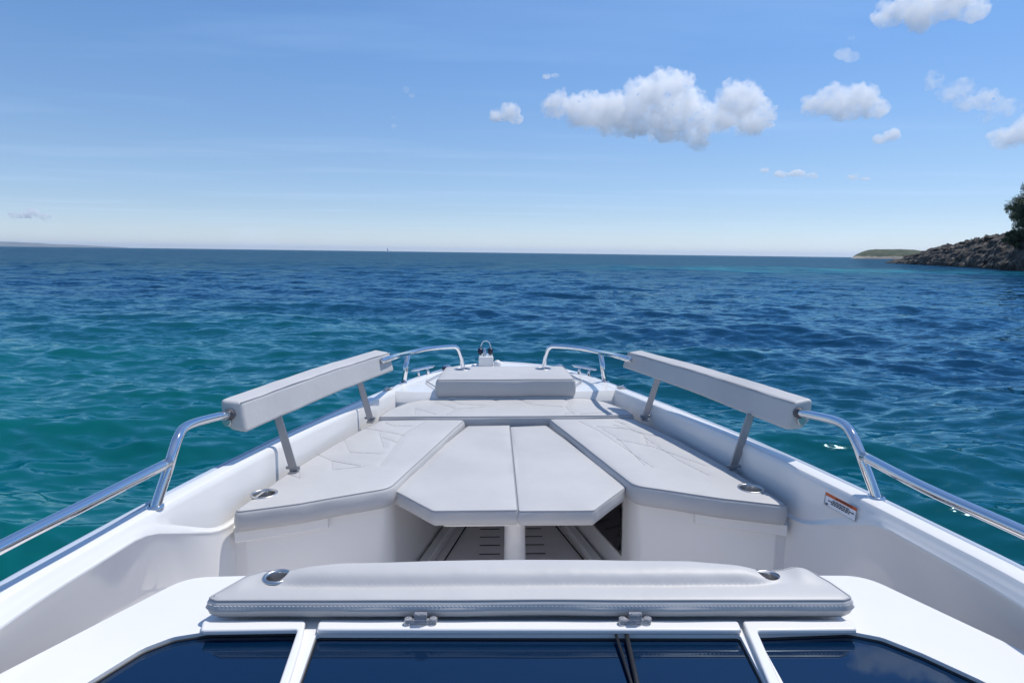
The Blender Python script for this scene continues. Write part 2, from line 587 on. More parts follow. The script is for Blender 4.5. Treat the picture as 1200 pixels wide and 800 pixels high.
obj('anchor_shackle', bm, STEEL, anc)
bm = bmesh.new()
add_lathe(bm, [(.028, 0), (.03, .02), (.022, .042), (.001, .05)], (-.045, 4.93, 1.032), 16)
obj('anchor_light', bm, GEL, anc)

# warning label on the right coaming
LA, LB = wall_point(2.150, 1.070, 1), wall_point(2.000, 1.070, 1)
LV = wall_point(2.075, 1.024, 1) - wall_point(2.075, 1.070, 1)
LN = (LB - LA).cross(LV).normalized()
if LN.x > 0: LN = -LN
LOFF = max((wall_point(LA.y + (LB.y - LA.y) * u, LA.z + LV.z * v, 1) - LA - (LB - LA) * u - LV * v).dot(LN) for u in np.linspace(0, 1, 9) for v in np.linspace(0, 1, 9))
def on_wall(u, v, off):
    """u along the boat (forward to aft), v down, off the wall"""
    return LA + (LB - LA) * u + LV * v + LN * (off + LOFF)
bm = bmesh.new()
def wquad(bm, u0, u1, v0, v1, off, mat):
    n = 6
    for k in range(n):
        a, c = u0 + (u1 - u0) * k / n, u0 + (u1 - u0) * (k + 1) / n
        quad(bm, [on_wall(a, v0, off), on_wall(a, v1, off), on_wall(c, v1, off), on_wall(c, v0, off)], mat)
wquad(bm, 0, 1, 0, 1, .002, 0)
wl = obj('warning_label', bm, LABELW, boat, smooth=False)
bm = bmesh.new()
wquad(bm, 0, 1, 0, .24, .003, 0)
obj('header', bm, LABELO, wl, smooth=False)
bm = bmesh.new()
for u0, u1, v0, v1 in ((0, 1, .985, 1.0), (0, .012, .24, 1), (.988, 1, .24, 1)): wquad(bm, u0, u1, v0, v1, .0035, 0)
rr = random.Random(5)
for v, a, c in ((.36, .26, .80), (.50, .12, .93), (.64, .22, .80)):
    u = a
    while u < c:
        w = rr.uniform(.05, .10); wquad(bm, u, min(c, u + w), v, v + .085, .0035, 0); u += w + .018
wquad(bm, .04, .12, .80, .93, .0035, 0)
# warning triangle in the header
quad(bm, [on_wall(.35, .20, .0042), on_wall(.41, .20, .0042), on_wall(.38, .03, .0042)])
obj('print', bm, INK, wl, smooth=False)
fc = bpy.data.curves.new('warning_text', 'FONT'); fc.body = 'WARNING'; fc.size = .0135; fc.align_x = 'LEFT'
fo = bpy.data.objects.new('warning_text', fc); COL.objects.link(fo)
me = bpy.data.meshes.new_from_object(fo.evaluated_get(bpy.context.evaluated_depsgraph_get()))
bpy.data.objects.remove(fo)
for v in me.vertices:
    u = .44 + v.co.x / .15; vv = .20 - v.co.y / .046
    v.co = on_wall(u, vv, .0042)
obj('warning_text', me, INK, wl, smooth=False)

# ---------------- console top with tinted windscreen
ZC = 1.0
bm = bmesh.new()
outer = fillet([(-1.30, .95), (-1.14, 1.327), (-.935, 1.735, .10), (-.70, 1.742), (.70, 1.70), (.965, 1.69, .10), (1.134, 1.333), (1.30, .94)], 0, 8)
gl = [(-.757, 1.470, .03), (-.546, 1.468, .012), (-.530, 1.287, 0), (-.505, 1.00, .012), (-1.06, 1.00, .02), (-.932, 1.298, 0), (-.884, 1.404, .05), (-.836, 1.448, .05)]
gc = [(-.500, 1.450, .012), (.508, 1.418, .012), (.496, 1.257, 0), (.478, 1.00, .012), (-.475, 1.00, .012), (-.489, 1.286, 0)]
gr = [(.549, 1.418, .012), (.775, 1.426, .04), (.840, 1.398, .05), (.896, 1.334, .05), (.956, 1.244, 0), (1.09, 1.00, .02), (.512, 1.00, .012), (.536, 1.256, 0)]
holes = [fillet(g, .012, 6) for g in (gl, gc, gr)]
edges = []
def loop(bm, P, z):
    V = [bm.verts.new((p.x, p.y, z)) for p in P]
    return V, [bm.edges.new((V[k], V[(k + 1) % len(V)])) for k in range(len(V))]
Vo, Eo = loop(bm, outer, ZC)
hv = []
allE = list(Eo)
for h in holes:
    V, E_ = loop(bm, h, ZC); hv.append(V); allE += E_
bmesh.ops.triangle_fill(bm, use_beauty=True, edges=allE)
for V, z in [(Vo, .45)] + [(v, ZC - .022) for v in hv]:
    W = [bm.verts.new((v.co.x, v.co.y, z)) for v in V]
    n = len(V)
    for k in range(n): bm.faces.new((V[k], V[(k + 1) % n], W[(k + 1) % n], W[k]))
bmesh.ops.recalc_face_normals(bm, faces=bm.faces)
console = obj('console', bm, GEL, boat, bevel=.007, angle=40)
for g in (gl, gc, gr):
    bm = bmesh.new()
    P = inset([Vector(p[:2]) for p in g] if area2([Vector(p[:2]) for p in g]) > 0 else [Vector(p[:2]) for p in g][::-1], -.012)
    prism(bm, P, ZC - .034, ZC - .013)
    obj('window_pane', bm, GLASS, console, smooth=False)
frames = [
    [(-.785, 1.493, .01), (-.534, 1.486, .012), (-.519, 1.40, 0), (-.503, 1.255, 0), (-.478, .98, 0), (-.500, .98, 0), (-.524, 1.256, 0), (-.543, 1.447, .012), (-.770, 1.447, .01)],
    [(-.503, 1.486, .012), (.517, 1.455, .012), (.511, 1.414, .008), (-.497, 1.444, .008)],
    [(.527, 1.455, .012), (.80, 1.449, .01), (.785, 1.408, .01), (.547, 1.412, .012), (.520, 1.226, 0), (.500, .98, 0), (.474, .98, 0), (.494, 1.226, 0)]]
for fpoly in frames:
    bm = bmesh.new()
    prism(bm, fillet(fpoly, .01, 5), ZC + .001, ZC + .016)
    obj('window_frame', bm, GEL, console, bevel=.007, segs=4, angle=40)
# thin rubber seals between pane and frame
bm = bmesh.new()
for h in holes:
    add_tube(bm, [(p.x, p.y, ZC - .0125) for p in h], .004, 6, closed=True)
obj('window_seal', bm, BLACK, console)
# wiper
bm = bmesh.new()
add_tube(bm, [(.214, 1.44, 1.0), (.215, 1.25, .995), (.195, 1.03, .995)], .0035, 8)
add_tube(bm, [(.240, 1.44, 1.0), (.226, 1.25, .998), (.20, 1.03, .998)], .0055, 8)
obj('wiper', bm, BLACK, console)
# latches holding the cushion
for x, y in ((-.252, 1.464), (.263, 1.450)):
    bm = bmesh.new()
    add_box(bm, (x, y - .004, 1.022), (.075, .012, .010))
    add_box(bm, (x, y - .006, 1.032), (.030, .014, .024))
    add_tube(bm, [(x - .012, y - .012, 1.045), (x + .012, y - .012, 1.045)], .004, 8)
    for d in (-.03, .03): add_lathe(bm, [(.010, 0), (.010, .008), (.001, .011)], (x + d, y - .004, 1.022), 12)
    obj('latch', bm, CLEARP, console, bevel=.003)

# ------------------------------------------------------------------ cushions (loose, each its own thing)
Lq = [[(-0.9, 2.95), (-0.8, 2.84), (-0.77, 2.72), (-0.64, 2.76)], [(-0.8, 2.84), (-0.66, 2.77)], [(-0.84, 3.23), (-0.75, 2.97), (-0.6, 2.94)], [(-0.76, 3.39), (-0.53, 3.24)], [(-0.67, 3.3), (-0.6, 3.03)], [(-0.64, 3.21), (-0.55, 3.12)], [(-0.45, 3.53), (-0.54, 3.28), (-0.57, 2.77)], [(-0.94, 2.67), (-0.88, 2.62), (-0.91, 2.71)], [(-0.67, 3.5), (-0.62, 3.43), (-0.51, 3.43)]]
Rq = [[(0.40, 3.5), (0.48, 3.3), (0.62, 2.71)], [(0.5, 3.35), (0.55, 3.17), (0.59, 2.74)], [(0.57, 3.42), (0.70, 3.24), (0.68, 3.06)], [(0.54, 3.14), (0.69, 3.02), (0.86, 2.72)], [(0.62, 3.45), (0.68, 3.25), (0.78, 3.18)], [(0.69, 3.18), (0.76, 2.8), (0.83, 2.6)], [(0.48, 3.39), (0.64, 3.33)], [(0.65, 3.42), (0.60, 3.5)]]
Fq = [[(-0.54, 3.76), (-0.4, 3.62)], [(-0.54, 3.76), (-0.52, 3.62)], [(-0.34, 3.62), (-0.3, 3.75), (-0.09, 3.81)], [(-0.3, 3.75), (-0.44, 3.93)], [(-0.36, 4.0), (-0.29, 3.88), (-0.11, 3.83)], [(-0.07, 4.0), (-0.05, 3.92)], [(0.08, 4.0), (0.15, 3.85), (0.34, 3.78)], [(0.37, 4.0), (0.39, 3.91), (0.36, 3.78)], [(0.36, 3.78), (0.37, 3.65), (0.33, 3.61)], [(0.39, 3.61), (0.37, 3.65)], [(0.42, 3.61), (0.62, 3.65)]]
SEAT_LABEL = {-1: 'pale grey quilted bench cushion with a cup holder, below the sunlit left backrest',
              1: 'pale grey quilted bench cushion with a cup holder, beside the orange and white warning sticker'}
for s in (-1, 1):
    t = thing('bench_cushion', SEAT_LABEL[s], 'cushion', 'long bench cushions')
    poly = [(1.030, 2.262, .03), (.80, 2.345, .1), (.485, 2.50, .10), (.232, 3.567, .03), (.715, 3.567, .05), (.765, 3.42, .2), (.86, 3.12, .3), (.955, 2.72, .3)]
    cx = s * .955 - .012
    bm = cushion_bm(mirror(poly, s), .888, .970, r=.02, holes=[(cx, 2.44, .044)], hfun=dimples(Lq if s < 0 else Rq), grid=.013)
    zt = cushion_bm.top
    obj('padding', bm, [VINYL, PIPE], t)
    obj('quilting', strips(Lq if s < 0 else Rq, zt), QUILT, t)
    cup_holder(t, cx, 2.44, rim_z(zt, cx, 2.44, .05))

t = thing('bow_cushion', 'wide quilted grey sunbathing cushion lying across the bow, below the headrest', 'cushion')
poly = [(-.73, 3.575, .02), (.73, 3.575, .02), (.70, 3.74, .1), (.62, 3.92, .15), (.50, 4.06, .03), (-.50, 4.06, .03), (-.62, 3.92, .15), (-.70, 3.74, .1)]
bm = cushion_bm(poly, .892, .984, r=.02, hfun=dimples(Fq), grid=.014)
zt = cushion_bm.top
obj('padding', bm, [VINYL, PIPE], t)
obj('quilting', strips(Fq, zt), QUILT, t)

t = thing('headrest_cushion', 'thick block-shaped grey headrest cushion with two cup holders, right at the bow', 'cushion')
poly = [(-.44, 3.985, .03), (.445, 3.985, .03), (.42, 4.47, .06), (-.41, 4.47, .06)]
bm = cushion_bm(poly, .998, 1.115, r=.025, puff=.005, holes=[(-.285, 4.33, .049), (.262, 4.33, .049)])
zt = cushion_bm.top
obj('padding', bm, [VINYL, PIPE], t)
for x in (-.285, .262): cup_holder(t, x, 4.33, rim_z(zt, x, 4.33, .055), .052)

tb = thing('pedestal_table', 'low white table on a round pedestal between the benches, carrying the two centre cushions', 'table', loc=(.012, 2.6, .45))
bm = bmesh.new()
prism(bm, fillet([(.26, -.20), (.40, -.02), (.17, .91), (-.19, .91), (-.42, -.02), (-.28, -.20)], .03, 5), .396, .424)
obj('tabletop', bm, GEL, tb, bevel=.006)
bm = bmesh.new()
add_lathe(bm, [(.10, .003), (.10, .012), (.048, .02), (.044, .30), (.048, .38), (.048, .395)], (0, 0, 0), 28)
obj('pedestal', bm, GEL, tb)
TL = {-1: 'flat grey infill cushion on the centre table, left of the seam', 1: 'flat grey infill cushion on the centre table, right of the seam'}
for s in (-1, 1):
    x0 = .0165 - s * .0012
    poly = [(x0, 2.335 if s < 0 else 2.325, .012), (s * .305, 2.335 if s < 0 else 2.325, .03), (s * .508 if s < 0 else .488, 2.585, .03), (s * .222, 3.545, .02), (x0, 3.555 if s < 0 else 3.52, .012)]
    t = thing('table_cushion', TL[s], 'cushion', 'centre table cushions')
    obj('padding', cushion_bm(poly, .876, .938, r=.010, rad=.016, puff=.006, sag=.004), [VINYL, PIPE], t)

# cushion on the console front: a near strip, then a shallow roll, with wings at the ends
t = thing('console_cushion', 'long grey backrest cushion with stitched edge, latched on top of the console above the windows', 'cushion')
poly = [(-.786, 1.508, .04), (-.752, 1.490, .02), (.778, 1.448, .03), (.810, 1.462, .04), (.793, 1.545, .06), (.768, 1.612, .03), (.730, 1.632, .02), (.690, 1.616, .02), (.645, 1.608, .03), (.45, 1.655, .1),
        (.20, 1.672, .3), (-.12, 1.682, .3), (-.487, 1.668, .2), (-.60, 1.642, .02), (-.688, 1.652, .03), (-.728, 1.622, .04)]
def roll_h(x, y):
    yc = 1.545 - .023 * (x + .02)          # crease between the strip and the roll
    inner = sstep(.70, .55, abs(x))
    v = (y - yc) / .12
    groove_ = -.008 * math.exp(-((y - yc) / .013) ** 2)
    dome = .026 * math.sin(max(0, min(1, v)) ** .7 * math.pi * .80) if v > 0 else 0
    wing = .013 * sstep(.675, .725, abs(x)) * sstep(1.505, 1.575, y)
    return inner * (groove_ + dome) + wing
cups = [(-.636, 1.597, .030), (.636, 1.570, .030)]
bm = cushion_bm(poly, 1.017, 1.065, r=.019, puff=.003, step=.02, stitch=True, holes=cups, hfun=roll_h, grid=.0075, soft=.012)
zt = cushion_bm.top
obj('padding', bm, [VINYL, PIPE, THREAD], t)
for x, y, r_ in cups: cup_holder(t, x, y, zt(x, y + .02) - .0015, .033)

# backrest pads clamped to the side rails
PADL = [dict(y=2.45, p=[(-1.120, 1.347), (-1.040, 1.333), (-1.025, 1.211), (-1.085, 1.225), (-1.118, 1.262)]),
        dict(y=3.80, p=[(-.775, 1.335), (-.685, 1.318), (-.660, 1.205), (-.735, 1.215), (-.768, 1.25)])]
PADR = [dict(y=2.45, p=[(1.178, 1.335), (1.102, 1.318), (1.076, 1.204), (1.140, 1.210), (1.176, 1.25)]),
        dict(y=3.80, p=[(.806, 1.326), (.722, 1.315), (.688, 1.220), (.755, 1.222), (.80, 1.25)])]
PL = {-1: 'long pale grey padded backrest over the left gunwale, its inner face in the sun', 1: 'long grey padded backrest over the right gunwale, its inner face in shade'}
for s, PD in ((-1, PADL), (1, PADR)):
    t = thing('backrest_pad', PL[s], 'backrest', 'padded backrests on the side rails')
    bm = bmesh.new()
    rows = []
    N = 40
    for k in range(N + 1):
        u = k / N
        y = PD[0]['y'] + (PD[1]['y'] - PD[0]['y']) * u
        bow = .022 * math.sin(math.pi * u) * s
        row = []
        for (xa, za), (xb, zb) in zip(PD[0]['p'], PD[1]['p']):
            x = xa + (xb - xa) * u + bow; z = za + (zb - za) * u
            row.append(bm.verts.new((x, y + (.03 * s * 0), z + .0025 * wob(x * 2, y * 2))))
        rows.append(row)
    m = 5
    for A, B in zip(rows, rows[1:]):
        for k in range(m): bm.faces.new((A[k], A[(k + 1) % m], B[(k + 1) % m], B[k]))
    bm.faces.new(rows[0]); bm.faces.new(rows[-1][::-1])
    bmesh.ops.recalc_face_normals(bm, faces=bm.faces)
    obj('padding', bm, VINYL, t, bevel=.015, segs=5, angle=22)
    # seam along the top inner edge
    bm = bmesh.new()
    add_tube(bm, [(r_.x, r_.y, r_.z) for r_ in []] or [(PD[0]['p'][1][0] + (PD[1]['p'][1][0] - PD[0]['p'][1][0]) * u + .022 * math.sin(math.pi * u) * s + s * .0015,
                   2.452 + 1.346 * u, PD[0]['p'][1][1] + (PD[1]['p'][1][1] - PD[0]['p'][1][1]) * u - .0028 + .0025 * wob(0, u * 5.)) for u in np.linspace(0, 1, 30)], .0022, 6)
    obj('seam', bm, PIPE, t)
    # slit at the near end where the rail enters
    xr, zr = (-1.083, 1.288) if s < 0 else (1.12, 1.278)
    bm = bmesh.new()
    add_lathe(bm, [(.001, -.003), (.0215, -.003), (.0215, .01), (.001, .01)], (xr, 2.449, zr), 20, Matrix.Rotation(R(90), 4, 'X'))
    obj('rail_opening', bm, COLLAR, t)
    bm = bmesh.new()
    add_tube(bm, [(xr + s * .012, 2.44, zr - .030), (xr + s * .008, 2.51, zr - .030)], .018, 12)
    obj('clamp', bm, BRUSHED, t, bevel=.004)
    for (a, c) in ((((-.990, 2.70, 1.225), (-.930, 2.70, .975)), ((-.805, 3.48, 1.22), (-.752, 3.50, .985))) if s < 0 else
                   (((1.026, 2.68, 1.215), (.958, 2.68, .97)), ((.832, 3.48, 1.225), (.766, 3.50, .985)))):
        a, c = Vector(a), Vector(c)
        d = (c - a); L = d.length
        bm = bmesh.new()
        rot = d.to_track_quat('Z', 'Y').to_matrix().to_4x4()
        add_box(bm, a.lerp(c, .5), (.010, .034, L), rot)
        q = a.lerp(c, .94)
        add_tube(bm, [q + Vector((-.03, 0, 0)), q + Vector((.03, 0, 0))], .007, 8)
        add_box(bm, c + Vector((0, 0, -.004)), (.036, .058, .010))
        obj('support_bar', bm, DARKSTEEL, t, bevel=.003)

# ------------------------------------------------------------------ SEA
def build_sea():
    r1 = [1.0]
    g_ = 1.0072
    while r1[-1] < 24000:
        if r1[-1] > 60: g_ = min(1.05, g_ + .00018)
        r1.append(r1[-1] * g_)
    r = np.array(r1)
    az = np.concatenate([np.arange(-180, -60, 3.0), np.arange(-60, -44, .5), np.arange(-44, 48, .105), np.arange(48, 64, .5), np.arange(64, 180, 3.0)])
    th = np.radians(az)
    RR, TT = np.meshgrid(r, th, indexing='ij')
    X = RR * np.sin(TT) - .07; Y = RR * np.cos(TT)
    dr = np.gradient(r)[:, None] * np.ones_like(TT)
    da = RR * np.gradient(th)[None, :]
    sp = np.maximum(dr, np.minimum(da, 4 * dr + 1e9 * (da > 1e8)))
    Z = np.zeros_like(X); DX = np.zeros_like(X); DY = np.zeros_like(X)
    g = np.random.default_rng(23)
    K = 96
    lam = np.exp(np.linspace(math.log(.16), math.log(7.5), K)) * g.uniform(.93, 1.07, K)
    wind = R(-100)      # waves travel across and towards the boat
    for L in lam:
        sprd = .62 if L < 1.5 else .42
        d = R(-97) + g.normal(0, sprd)
        kx, ky = math.cos(d), math.sin(d)
        k = 2 * math.pi / L
        slope = .032 * (1.45 if L < .9 else 1.25 if L < 1.8 else .80)
        A = slope / k
        w = np.clip((L / np.maximum(sp, 1e-6) - 2.2) / 2.0, 0, 1)
        ph = g.uniform(0, 6.283)
        mod = .7 + .5 * np.sin(.31 * k * (kx * Y - ky * X) * .35 + ph * 2) * np.sin(.12 * k * (kx * X + ky * Y) + ph)
        p = k * (kx * X + ky * Y) + ph
        a = A * w * mod
        Z += a * np.cos(p)
        DX -= .78 * a * kx * np.sin(p); DY -= .78 * a * ky * np.sin(p)
    X2, Y2 = X + DX, Y + DY
    n, m = X.shape
    co = np.stack([X2, Y2, Z], -1).reshape(-1, 3).astype(np.float32)
    i = np.arange(n - 1)[:, None]; j = np.arange(m)[None, :]
    jn = (j + 1) % m
    q = np.stack([i * m + j, i * m + jn, (i + 1) * m + jn, (i + 1) * m + j], -1).reshape(-1, 4)
    q = q[:, ::-1]
    me = bpy.data.meshes.new('sea')
    me.vertices.add(len(co)); me.vertices.foreach_set('co', co.ravel())
    me.loops.add(q.size); me.loops.foreach_set('vertex_index', q.ravel().astype(np.int32))
    me.polygons.add(len(q)); me.polygons.foreach_set('loop_start', np.arange(0, q.size, 4, dtype=np.int32))
    me.polygons.foreach_set('loop_total', np.full(len(q), 4, dtype=np.int32))
    me.update(); me.validate()
    return me

SEA, nt, b = new_mat('sea_water')
N_ = nt.nodes; LK = nt.links.new
b.inputs['Specular IOR Level'].default_value = 0.0
b.inputs['Roughness'].default_value = .5
tc = N_.new('ShaderNodeTexCoord')
def mapped(scale, rot=0.0):
    mp = N_.new('ShaderNodeMapping'); mp.inputs['Scale'].default_value = scale; mp.inputs['Rotation'].default_value = (0, 0, rot)
    LK(tc.outputs['Object'], mp.inputs['Vector']); return mp
def noise(vec, scale, detail=2, rough=.5):
    n = N_.new('ShaderNodeTexNoise'); n.inputs['Scale'].default_value = scale; n.inputs['Detail'].default_value = detail; n.inputs['Roughness'].default_value = rough
    LK(vec, n.inputs['Vector']); return n
def math_(op, a, bb=None, c=None, clamp=False):
    n = N_.new('ShaderNodeMath'); n.operation = op; n.use_clamp = clamp
    for k, v in enumerate((a, bb, c)):
        if v is None: continue
        if hasattr(v, 'node'): LK(v, n.inputs[k])
        else: n.inputs[k].default_value = v
    return n.outputs[0]
def vmath(op, a, bb, out=0):
    n = N_.new('ShaderNodeVectorMath'); n.operation = op
    for k, v in enumerate((a, bb)):
        if v is None: continue
        if hasattr(v, 'node'): LK(v, n.inputs[k])
        elif op == 'SCALE' and k == 1: n.inputs['Scale'].default_value = v
        else: n.inputs[k].default_value = v
    return n.outputs[out]
# body colour: shallow sand tones near on the left, darker and bluer outwards, a turquoise bar off the headland
sep = N_.new('ShaderNodeSeparateXYZ'); LK(tc.outputs['Object'], sep.inputs[0])
big = noise(mapped((.05, .11, 1)).outputs[0], 1.0, 3)
fx = math_('MULTIPLY', math_('MAXIMUM', sep.outputs['X'], -6.5), -.055)
fy = math_('MULTIPLY', sep.outputs['Y'], -.045)
sh = math_('ADD', math_('ADD', fx, fy), .84)
sh = math_('ADD', sh, math_('MULTIPLY', math_('SUBTRACT', big.outputs['Fac'], .5), .9), clamp=True)
deep_mid = N_.new('ShaderNodeMix'); deep_mid.data_type = 'RGBA'
deep_mid.inputs['A'].default_value = (.002, .027, .066, 1)
deep_mid.inputs['B'].default_value = (.001, .106, .101, 1)
LK(sh, deep_mid.inputs['Factor'])
# turquoise sand bar near the shore on the right
dv = vmath('MULTIPLY', vmath('SUBTRACT', tc.outputs['Object'], (52, 92, 0)), (1 / 48., 1 / 26., 0))
ln = N_.new('ShaderNodeVectorMath'); ln.operation = 'LENGTH'; LK(dv, ln.inputs[0])
bar = math_('SUBTRACT', 1.15, ln.outputs['Value'], clamp=True)
bn = noise(mapped((.11, .05, 1)).outputs[0], 1.0, 4)
bar = math_('MULTIPLY', bar, math_('MULTIPLY_ADD', bn.outputs['Fac'], 3.2, -1.25, clamp=True), clamp=True)
mix2 = N_.new('ShaderNodeMix'); mix2.data_type = 'RGBA'
LK(bar, mix2.inputs['Factor']); LK(deep_mid.outputs['Result'], mix2.inputs['A'])
mix2.inputs['B'].default_value = (.01, .19, .235, 1)
LK(mix2.outputs['Result'], b.inputs['Base Color'])
# ripple normals, stronger far out where the mesh no longer carries the waves
geo = N_.new('ShaderNodeNewGeometry')
def tilt(vec, scale, amt, detail=2):
    n = noise(vec, scale, detail, .6)
    v = vmath('SUBTRACT', n.outputs['Color'], (.5, .5, .5))
    return v, amt
dist = N_.new('ShaderNodeVectorMath'); dist.operation = 'LENGTH'; LK(tc.outputs['Object'], dist.inputs[0])
far = N_.new('ShaderNodeMapRange'); far.inputs['From Min'].default_value = 12; far.inputs['From Max'].default_value = 90
far.inputs['To Min'].default_value = 0.0; far.inputs['To Max'].default_value = 1.0; LK(dist.outputs['Value'], far.inputs['Value'])
m1 = mapped((.8, 2.6, 1), R(6)).outputs[0]
m2 = mapped((3.6, 8.5, 1), R(-14)).outputs[0]
m3 = mapped((.22, .65, 1), R(4)).outputs[0]
v1 = vmath('SCALE', vmath('SUBTRACT', noise(m1, 1.0, 3).outputs['Color'], (.5, .5, .5)), None)
v1n = v1.node; LK(math_('MULTIPLY_ADD', far.outputs[0], 1.05, .30), v1n.inputs['Scale'])
v2 = vmath('SCALE', vmath('SUBTRACT', noise(m2, 1.0, 3).outputs['Color'], (.5, .5, .5)), .58)
v3 = vmath('SCALE', vmath('SUBTRACT', noise(m3, 1.0, 2).outputs['Color'], (.5, .5, .5)), None)
LK(math_('MULTIPLY', far.outputs[0], .9), v3.node.inputs['Scale'])
vs = vmath('ADD', vmath('ADD', v1, v2), v3)
vs = vmath('MULTIPLY', vs, (1, 1, 0))
nn = vmath('NORMALIZE', vmath('ADD', geo.outputs['Normal'], vs), None)
LK(nn, b.inputs['Normal'])
gl_ = N_.new('ShaderNodeBsdfGlossy'); gl_.inputs['Roughness'].default_value = .06; gl_.inputs['Color'].default_value = (.50, .82, .96, 1)
LK(nn, gl_.inputs['Normal'])
cs_ = math_('MAXIMUM', vmath('DOT_PRODUCT', nn, geo.outputs['Incoming'], 1), math_('MULTIPLY_ADD', far.outputs[0], .13, .09))
fr_ = math_('MULTIPLY_ADD', math_('POWER', math_('SUBTRACT', 1.0, cs_), 5.0), .98, .02)
ms_ = N_.new('ShaderNodeMixShader'); LK(math_('MULTIPLY', fr_, .88), ms_.inputs['Fac'])
LK(b.outputs[0], ms_.inputs[1]); LK(gl_.outputs[0], ms_.inputs[2])
LK(ms_.outputs[0], nt.nodes['Material Output'].inputs['Surface'])

sea = obj('sea', build_sea(), SEA)
tag(sea, 'rippled sea shading from turquoise near the boat to deep blue at the horizon', 'sea', kind='structure')

# ------------------------------------------------------------------ numpy noise for terrain
def vnoise(x, y, seed=0):
    xi, yi = np.floor(x).astype(int), np.floor(y).astype(int)
    xf, yf = x - xi, y - yi
    def h(a, c):
        v = np.sin(a * 127.1 + c * 311.7 + seed * 74.7) * 43758.5453
        return v - np.floor(v)
    u, v = xf * xf * (3 - 2 * xf), yf * yf * (3 - 2 * yf)
    return (h(xi, yi) * (1 - u) + h(xi + 1, yi) * u) * (1 - v) + (h(xi, yi + 1) * (1 - u) + h(xi + 1, yi + 1) * u) * v
def fbm(x, y, o=5, seed=0, ridge=False):
    t, a, s = 0, .5, 0
    for k in range(o):
        n = vnoise(x * 2 ** k, y * 2 ** k, seed + k)
        if ridge: n = 1 - abs(2 * n - 1)
        t = t + a * n; s += a; a *= .52
    return t / s

def grid_mesh(name, X, Y, Z):
    n, m = X.shape
    co = np.stack([X, Y, Z], -1).reshape(-1, 3).astype(np.float32)
    i = np.arange(n - 1)[:, None]; j = np.arange(m - 1)[None, :]
    q = np.stack([i * m + j, i * m + j + 1, (i + 1) * m + j + 1, (i + 1) * m + j], -1).reshape(-1, 4)
    me = bpy.data.meshes.new(name)
    me.from_pydata(co.tolist(), [], q.tolist())
    me.update()
    return me

def polar(az, el, d):
    a, e = R(az), R(el)
    return Vector((EYE.x + d * math.cos(e) * math.sin(a), d * math.cos(e) * math.cos(a), EYE.z + d * math.sin(e)))

ROCK, nt, b = new_mat('limestone_rock')
b.inputs['Roughness'].default_value = .9
N_ = nt.nodes; LK = nt.links.new
tc = N_.new('ShaderNodeTexCoord')
n1 = noise(tc.outputs['Object'], .55, 6, .62)
rp = N_.new('ShaderNodeValToRGB')
e = rp.color_ramp.elements
e[0].position, e[0].color = .33, (.020, .018, .016, 1)
e[1].position, e[1].color = .70, (.175, .150, .120, 1)
k = e.new(.52); k.color = (.058, .050, .042, 1)
LK(n1.outputs['Fac'], rp.inputs['Fac'])
sp_ = N_.new('ShaderNodeSeparateXYZ'); LK(tc.outputs['Object'], sp_.inputs[0])
wet = N_.new('ShaderNodeMapRange'); wet.inputs['From Min'].default_value = .25; wet.inputs['From Max'].default_value = 1.0; LK(sp_.outputs['Z'], wet.inputs['Value'])
mx = N_.new('ShaderNodeMix'); mx.data_type = 'RGBA'; LK(wet.outputs[0], mx.inputs['Factor']); mx.inputs['A'].default_value = (.025, .020, .015, 1)
LK(rp.outputs['Color'], mx.inputs['B']); LK(mx.outputs['Result'], b.inputs['Base Color'])
bump_noise(nt, b, [(.7, .9, .6, 6), (3.0, .5, .15, 4)])

# headland: shoreline given by bearing and distance, rock rising inland
shore = [(31.35, 267, .7), (31.8, 258, 1.2), (32.6, 240, 2.4), (34.6, 204, 4.7), (36.5, 176, 5.9), (38.2, 150, 6.6), (39.7, 131, 6.9), (42, 112, 7.2), (46, 94, 7.2), (52, 80, 8), (62, 72, 9), (75, 68, 9.5)]
sa = np.array([p[0] for p in shore]); sd = np.array([p[1] for p in shore]); sh_ = np.array([p[2] for p in shore])
ta = np.concatenate([np.linspace(31.35, 42, 420), np.linspace(42.05, 75, 260)])
td = np.interp(ta, sa, sd); tht = np.interp(ta, sa, sh_)
S = np.linspace(-.06, 1, 90)
SA, SS = np.meshgrid(ta, S)
SD = np.interp(SA, sa, sd); SH = np.interp(SA, sa, sh_)
ax, ay = SD * np.sin(np.radians(SA)), SD * np.cos(np.radians(SA))
inland = np.array([math.sin(R(52)), math.cos(R(52))])
depth = np.minimum(26, 7 + SH * 3.2)
HX = ax + inland[0] * SS * depth; HY = ay + inland[1] * SS * depth
prof_h = np.clip(SS, 0, 1)
rise = np.where(prof_h < .55, np.sin(np.clip(prof_h / .55, 0, 1) * math.pi / 2) ** .8, 1.0)
lay = fbm(HX * .13 + HY * .06, HY * .15 - HX * .03, 5, 3, ridge=True)
blk = fbm(HX * .26, HY * .26, 3, 9, ridge=True)
HZ = SH * rise * (.72 + .50 * lay) + (blk - .55) * 3.4 * np.clip(SH / 3, .25, 1) * np.clip(SS * 14 + .5, 0, 1) - np.where(SS < 0, 1.2, 0) - .15
# stepped strata
st = 1.1
fr = HZ / st + .35 * HX / 6
HZ = HZ + .28 * st * (np.sin(2 * math.pi * fr) / (2 * math.pi)) * 2.4
HX = HX + (fbm(HX * .5 + 7, HZ * .9, 4, 21) - .5) * 2.2 * np.clip(SH / 4, .2, 1)
HY = HY + (fbm(HX * .5 + 3, HZ * .9 + 4, 4, 31) - .5) * 2.2 * np.clip(SH / 4, .2, 1)
head = obj('headland', grid_mesh('headland', HX, HY, HZ), ROCK, smooth=False)
tag(head, 'dark layered limestone headland sloping into the sea on the right', 'headland', kind='structure')

